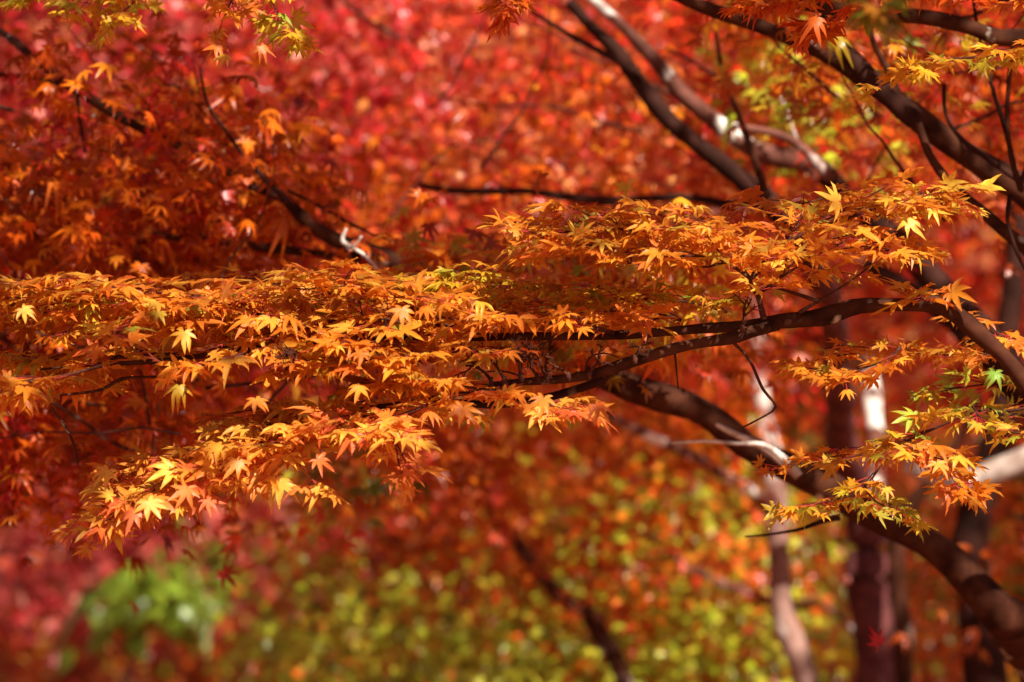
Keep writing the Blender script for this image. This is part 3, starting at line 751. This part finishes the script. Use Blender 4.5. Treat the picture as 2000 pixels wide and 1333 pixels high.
# ------------------------------------------------------------------ MAPLE WITH TWO LIMBS, upper middle-right, and its dark trunk
T3 = thing('maple_tree', (.62, 10.4, 0), 'maple with twin arching limbs upper right of centre above a thick purple-brown trunk', 'tree')
limb([(1520, 410, 44, 9.9), (1570, 490, 46, 10.1), (1612, 570, 48, 10.5), (1632, 660, 50, 11.0), (1638, 780, 54, 11.5), (1655, 900, 62, 11.8), (1685, 1010, 78), (1702, 1150, 84), (1714, 1333, 88), (1720, 1700, 94), (1715, 2150, 150)], 11.9, T3, M_BARK_RED, 'trunk', 20)
limb([(1690, 700, 30, 12.3), (1708, 830, 34, 12.1), (1712, 920, 40, 12.0), (1702, 1010, 48, 11.9)], 12, T3, M_BARK_PALE)
limb([(1110, 5, 20), (1150, 45, 24), (1200, 92, 28), (1250, 160, 32), (1310, 240, 34), (1380, 302, 36), (1440, 345, 40), (1485, 380, 44), (1525, 415, 46)], 9.9, T3, M_BARK_DARK, sides=16)
limb([(1090, -70, 14), (1140, -20, 17), (1180, 20, 20), (1225, 62, 24), (1270, 112, 28), (1330, 180, 30), (1375, 215, 34), (1430, 262, 38), (1485, 297, 40), (1560, 316, 40), (1612, 345, 42)], 10.0, T3, M_BARK_PALE, sides=16)
limb([(1600, 335, 40), (1640, 368, 44), (1690, 415, 46), (1770, 490, 48), (1850, 572, 50), (1930, 662, 54), (1990, 740, 60), (2080, 860, 64)], 10.0, T3, M_BARK_DARK, sides=16)  # lower stretch of the same limb, its shade put into darker bark
limb([(1430, 245, 12), (1500, 258, 16), (1555, 278, 18), (1590, 310, 22), (1620, 350, 26)], 9.8, T3, M_BARK_PALE)
limb([(1525, 190, 7), (1545, 245, 7), (1562, 288, 9)], 9.8, T3, M_TWIG_PALE, 'dead_twig', 8)
limb([(1382, -30, 8), (1398, 70, 9), (1412, 145, 10), (1440, 220, 12), (1462, 275, 13), (1480, 330, 15), (1495, 375, 18), (1515, 410, 24)], 9.6, T3, M_BARK, sides=10)
limb([(1035, 20, 8), (1100, 60, 10), (1160, 92, 11), (1210, 122, 13), (1250, 160, 14)], 9.8, T3, M_BARK_DARK)
limb([(820, 360, 10), (880, 372, 13), (960, 375, 14), (1030, 374, 14), (1100, 386, 16), (1180, 392, 18), (1260, 388, 16), (1340, 385, 15), (1420, 398, 18), (1500, 412, 22), (1545, 440, 26)], 9.9, T3, M_BARK_DARK)
limb([(1300, 95, 5), (1360, 125, 6), (1420, 165, 6)], 9.9, T3, M_BARK_DARK)
limb([(1690, 510, 20), (1750, 550, 34), (1820, 595, 38), (1880, 650, 42), (1960, 730, 48), (2080, 860, 50)], 10.4, T3, M_BARK_DARK)
zone(T3, 30, 24, .13, (950, 1560, 120, 330), (10.1, 11.6), ['orange', 'red', 'salmon'], 0, .030, slope=.2)
zone(T3, 72, 28, .14, (640, 1560, 290, 610), (10.1, 11.6), ['orange', 'red', 'rust', 'salmon'], 0, .030, slope=.2)
zone(T3, 60, 26, .16, (760, 1400, 770, 1080), (11.4, 12.8), ['rust', 'orange', 'rust', 'mixed'], 0, .032, slope=.3)
zone(T3, 7, 20, .12, (930, 1330, 1080, 1200), (11.4, 12.2), ['rust', 'orange'], 0, .032, slope=.3)
twiggery(T3, None, 18, (9.8, 11.5), .0035, rect=(700, 1700, -50, 600))
zone(T3, 50, 18, .14, (1050, 1750, -100, 330), (10.2, 11.8), ['orange', 'red', 'salmon'], 0, .034, slope=.2)
zone(T3, 60, 24, .16, (700, 1500, 380, 560), (10.2, 11.5), ['orange', 'red', 'salmon'], 0, .035, slope=.2)
zone(T3, 26, 20, .15, (1500, 1700, 60, 330), (9.9, 11), ['orange', 'lime'], 0, .034, slope=.2)
P, D, N = clumps(250, (-2.4, 4.2, 9.4, 12.6, 3.2, 4.8), 75, .32); k = gap_filter(P); P, D, N = P[k], D[k], N[k]  # unseen crown leaves, packed for shade and thinned for sun patches
leaves('foliage', P, D, N, .06 * rng.uniform(.8, 1.2, len(P)), pick('orange', len(P)), 0, T3, M_LEAF_BACK)

# ------------------------------------------------------------------ SLENDER DAPPLED MAPLE
T4 = thing('maple_tree', (.55, 12, 0), 'slender maple, pale thin trunk striped by sun patches, left of thick dark trunk', 'tree')
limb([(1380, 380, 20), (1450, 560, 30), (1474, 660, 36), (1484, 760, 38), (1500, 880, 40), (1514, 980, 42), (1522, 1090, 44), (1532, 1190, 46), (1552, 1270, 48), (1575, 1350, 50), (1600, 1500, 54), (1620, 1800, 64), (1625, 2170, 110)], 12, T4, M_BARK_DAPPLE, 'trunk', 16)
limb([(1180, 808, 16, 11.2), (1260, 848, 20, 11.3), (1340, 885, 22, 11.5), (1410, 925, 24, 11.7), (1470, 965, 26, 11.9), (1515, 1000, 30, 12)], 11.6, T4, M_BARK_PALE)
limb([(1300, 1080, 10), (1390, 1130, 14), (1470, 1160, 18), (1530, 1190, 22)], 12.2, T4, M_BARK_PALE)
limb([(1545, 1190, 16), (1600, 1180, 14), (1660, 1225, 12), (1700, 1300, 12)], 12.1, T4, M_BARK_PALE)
zone(T4, 120, 20, .19, (900, 1460, 640, 1120), (13.6, 15.4), ['orange', 'rust', 'mixed'], 0, .036, slope=.2)
zone(T4, 80, 18, .18, (1250, 1640, 900, 1240), (12.6, 14.4), ['mixed', 'lime', 'lime', 'salmon'], 0, .036, slope=.1)
zone(T4, 20, 22, .16, (1280, 1480, 680, 860), (12.5, 13.2), ['red', 'orange'], 0, .036, slope=.3)

zone(T4, 9, 18, .11, (1380, 1560, 640, 880), (11.5, 11.9), ['red', 'rust'], 0, .033, slope=.3)

# ------------------------------------------------------------------ DARK TRUNKS AT THE RIGHT EDGE
T7 = thing('maple_tree', (1.0, 11.5, 0), 'maple with dark trunk at far lower right and a broad sunlit white limb', 'tree')
limb([(1960, 300, 30), (1985, 430, 38), (1978, 560, 44), (1965, 720, 52), (1935, 880, 60), (1905, 1000, 68), (1906, 1150, 74), (1918, 1333, 80), (1930, 1800, 90), (1925, 2200, 160)], 11.5, T7, M_BARK_DARK, 'trunk', 18)
limb([(1925, 195, 24), (1930, 240, 28), (1945, 290, 32), (1965, 350, 34)], 10.9, T7, M_BARK_PALE)
limb([(1770, 905, 22), (1800, 925, 32), (1850, 936, 38), (1910, 930, 46), (1960, 915, 48), (2030, 888, 50), (2150, 860, 54)], 11.1, T7, M_BARK_SUNLIT)
limb([(2140, 862, 54), (2300, 900, 58), (2420, 1200, 64), (2460, 2200, 110)], 11.1, T7, M_BARK)
limb([(1910, 770, 14), (1890, 830, 18), (1850, 890, 22), (1800, 960, 26), (1760, 1030, 38), (1745, 1100, 42), (1760, 1250, 44), (1775, 1500, 50), (1780, 2200, 90)], 11.9, T7, M_BARK)
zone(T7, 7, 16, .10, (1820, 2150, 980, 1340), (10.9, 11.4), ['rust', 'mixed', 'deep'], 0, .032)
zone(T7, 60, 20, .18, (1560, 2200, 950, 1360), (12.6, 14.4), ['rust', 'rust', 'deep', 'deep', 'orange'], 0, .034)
zone(T7, 90, 22, .2, (1560, 2300, 380, 800), (12.7, 14), ['red', 'red', 'orange'], 0, .036, slope=.1)
zone(T7, 70, 22, .2, (1500, 2300, -100, 400), (11.8, 13.4), ['orange', 'red', 'salmon'], 0, .036, slope=.1)

# ------------------------------------------------------------------ MORE MAPLES BEHIND
def back_maple(x, y, h, w, label, lean, zones, crown_pal, n_up, group=None, bark=None):
    t = thing('maple_tree', (x, y, 0), label, 'tree', group)
    bark = bark or M_BARK_DARK
    tb = Tubes()
    P = np.array([[x, y, -.1], [x + lean * .15, y, h * .15], [x + lean * .35, y + .05, h * .4], [x + lean * .8, y, h * .75], [x + lean, y, h]])
    Q, S = smooth_path(P, [w * 1.5, w, w * .85, w * .6, w * .25], .06); tb.add(Q, S, 14, .03); tb.build('trunk', bark, t)
    for k in range(7):
        i = int(len(Q) * (.3 + .09 * k)); a = rng.uniform(0, 6.28); sp = rng.uniform(.9, 1.8); p = Q[i]
        e = p + np.array([math.cos(a) * sp, abs(math.sin(a)) * sp * .6, rng.uniform(.3, 1.0)])
        m = (p + e) / 2 + np.array([0, 0, rng.uniform(-.05, .25)]) + rng.normal(0, .08, 3)
        q, r = smooth_path(np.array([p, m, e]), [S[i] * .6, S[i] * .35, .006], .05)
        l = Tubes(); l.add(q, r, 10, .03); l.build('limb', bark, t)
    for z in zones: zone(t, *z[:7], **z[7])
    if n_up:
        P, D, N = clumps(int(n_up * 1.25), (x - 1.4, x + 2.2, y - 2.2, y + .6, 3.3, h + .3), 65, .36); k = gap_filter(P); P, D, N = P[k], D[k], N[k]  # upper crown out of view, its gaps cut to place sun patches
        leaves('foliage', P, D, N, .065 * rng.uniform(.8, 1.2, len(P)), pick(crown_pal, len(P)), 0, t, M_LEAF_BACK)
    return t


Z = lambda n, per, rad, rect, Y, pal, lv=0, **k: (n, per, rad, rect, Y, pal, lv, dict(k))
back_maple(-2.3, 14.2, 5.2, .09, 'crimson maple behind the upper left, glowing red and pink', .5,
           [Z(100, 26, .2, (-300, 950, -70, 330), (11.2, 12.8), ['pink', 'crimson', 'pink', 'red'], size=.033, face=.6), Z(190, 24, .24, (-500, 640, -120, 460), (11.2, 14), ['crimson', 'red'], size=.034), Z(60, 22, .24, (-500, 700, 450, 950), (12.6, 15.5), ['red', 'rust'], size=.034)], 'crimson', 70)
back_maple(.9, 15.6, 5.4, .08, 'red maple in the upper centre speckled with small bright salmon highlights', -.3,
           [Z(150, 22, .22, (450, 1150, -120, 420), (11, 13.6), ['red', 'salmon', 'crimson'], size=.031, face=.5), Z(110, 22, .22, (500, 1350, 300, 620), (10.8, 13), ['salmon', 'orange', 'red'], size=.031, face=.5)], 'red', 60)
back_maple(1.5, 15.2, 5.6, .1, 'orange red maple far behind the fanned limbs on the right', -.4,
           [Z(230, 22, .26, (1050, 2300, -120, 760), (13, 16.5), ['red', 'orange', 'salmon'], size=.034)], 'red', 80)
back_maple(-.35, 17.4, 4.6, .07, 'orange and olive maple low in the centre', -.25,
           [Z(120, 20, .22, (480, 1300, 880, 1220), (13.4, 15.6), ['mixed', 'rust', 'orange', 'lime'], size=.034), Z(60, 20, .2, (600, 1100, 850, 1000), (13, 15), ['salmon', 'red', 'lime'], size=.031)], 'orange', 40)
back_maple(.5, 14.4, 4.2, .07, 'yellow green maple filling the bottom centre, leaves not yet turned', .3,
           [Z(70, 34, .2, (520, 1560, 1190, 1420), (12.4, 14.2), ['lime'], size=.034, face=.7), Z(26, 60, .3, (780, 1540, 1180, 1400), (12.1, 13.2), ['lime'], size=.034, face=.8), Z(22, 50, .22, (1230, 1580, 980, 1200), (12.2, 13), ['lime', 'lime', 'mixed'], size=.033, face=.7), Z(30, 30, .2, (480, 1560, 1180, 1400), (12.3, 13.6), ['mixed', 'rust', 'deep'], size=.034), Z(60, 20, .2, (1200, 1560, 980, 1240), (12.8, 14.6), ['lime', 'mixed'], size=.031), Z(40, 20, .26, (1250, 1700, 640, 900), (14, 16), ['deep', 'lime'], size=.034)], 'lime', 50)
back_maple(-2.9, 17.2, 5.0, .1, 'deep crimson maple at the lower left, very soft and far away', .6,
           [Z(150, 22, .3, (-500, 700, 900, 1180), (14.6, 17.5), ['crimson', 'crimson', 'pink', 'pink'], size=.05)], 'crimson', 60)
back_maple(-2.9, 19, 4.6, .1, 'brown and peach coloured maple at the very bottom left', .3,
           [Z(120, 22, .32, (-500, 700, 1150, 1420), (15.5, 19.5), ['peach', 'rust', 'mixed'], size=.055)], 'peach', 50)
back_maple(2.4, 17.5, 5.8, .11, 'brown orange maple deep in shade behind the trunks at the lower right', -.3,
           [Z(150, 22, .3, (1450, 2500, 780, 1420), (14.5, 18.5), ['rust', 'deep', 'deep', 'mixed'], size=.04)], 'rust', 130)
# leaning stem seen low in the centre
T8 = thing('sapling', (.25, 13.2, 0), 'dark leaning stem low in the centre, sunlit on its upper side', 'sapling')
limb([(860, 880, 16), (900, 930, 22), (955, 990, 26), (1005, 1055, 28), (1060, 1125, 30), (1110, 1185, 34), (1165, 1225, 36), (1230, 1400, 40), (1260, 2010, 60)], 11.9, T8, M_BARK, 'stem')
zone(T8, 16, 18, .14, (820, 960, 860, 960), (11.1, 11.5), ['salmon', 'orange'], 0, .036)

# green broad-leaved shrub, lower left
SH = thing('shrub', (at(265, 1200, 14.5)[0], 14.5, 0), 'green broad-leaved shrub at the lower left among red leaves', 'shrub')
limb([(300, 1120, 5), (280, 1190, 8), (250, 1300, 12), (260, 1500, 16), (262, 1900, 24)], 14.5, SH, M_BARK_DARK, 'stem', 8)
P, D, N = pads_at(np.concatenate([px_pads(7, 190, 270, 1150, 1195, 14.0, 14.4), px_pads(7, 260, 350, 1105, 1160, 14.0, 14.6), px_pads(5, 360, 500, 1050, 1150, 14.9, 15.6)]), 8, .08, .04, .4)
D[:, 2] -= .3; N[:, 1] -= .7
leaves('foliage', P, D, N, .075 * rng.uniform(.8, 1.2, len(P)), np.array([.24, .36, .03]) * rng.normal(1, .15, (len(P), 1)), 'oval', SH, M_LEAF_BACK)

# one red leaf falling past the dark trunk
o = leaves('maple_leaf', [at(1716, 1256, 8.9)], [[-.35, -.1, .9]], [[.25, -1, 0]], .030, np.array([[.46, .008, .008]]), 2, None, M_LEAF, .15, (1, .8, .8), [(at(1712, 1275, 8.92), at(1716, 1256, 8.9))])
o['label'] = 'single deep red leaf falling in front of the thick trunk near the bottom right'; o['category'] = 'leaf'

# the wood beyond, one mass
def far_wood():
    Ps, Ds, Ns, Cs = [], [], [], []
    for rect, pal, n in (((-1200, 700, -300, 700), 'crimson', 230), ((500, 3000, -300, 800), 'red', 330), ((-1200, 600, 600, 1300), 'crimson', 110),
                         ((-1200, 500, 1200, 1500), 'rust', 60), ((400, 1500, 700, 1500), 'rust', 130), ((500, 1600, 1100, 1500), 'lime', 90), ((1400, 3000, 750, 1500), 'rust', 160)):
        P, D, N = pads_at(px_pads(n, *rect, 19, 25), 46, .55, .08, .45)
        Ps.append(P); Ds.append(D); Ns.append(N); Cs.append(pick(pal, len(P), .2))
    P, D, N = clumps(330, (-7, 8, 18.5, 27, 3.2, 7.5), 40, .6)
    Ps.append(P); Ds.append(D); Ns.append(N); Cs.append(pick('red', len(P), .2))
    P = np.concatenate(Ps); C_ = np.concatenate(Cs)
    o = leaves('distant_foliage', P, np.concatenate(Ds), np.concatenate(Ns), .085 * rng.uniform(.7, 1.2, len(P)), C_, 0, None, M_LEAF_BACK)
    props(o, 'far-off autumn wood behind everything, a blurred mass of red, orange and green leaves', 'foliage', None, 'stuff')


far_wood()
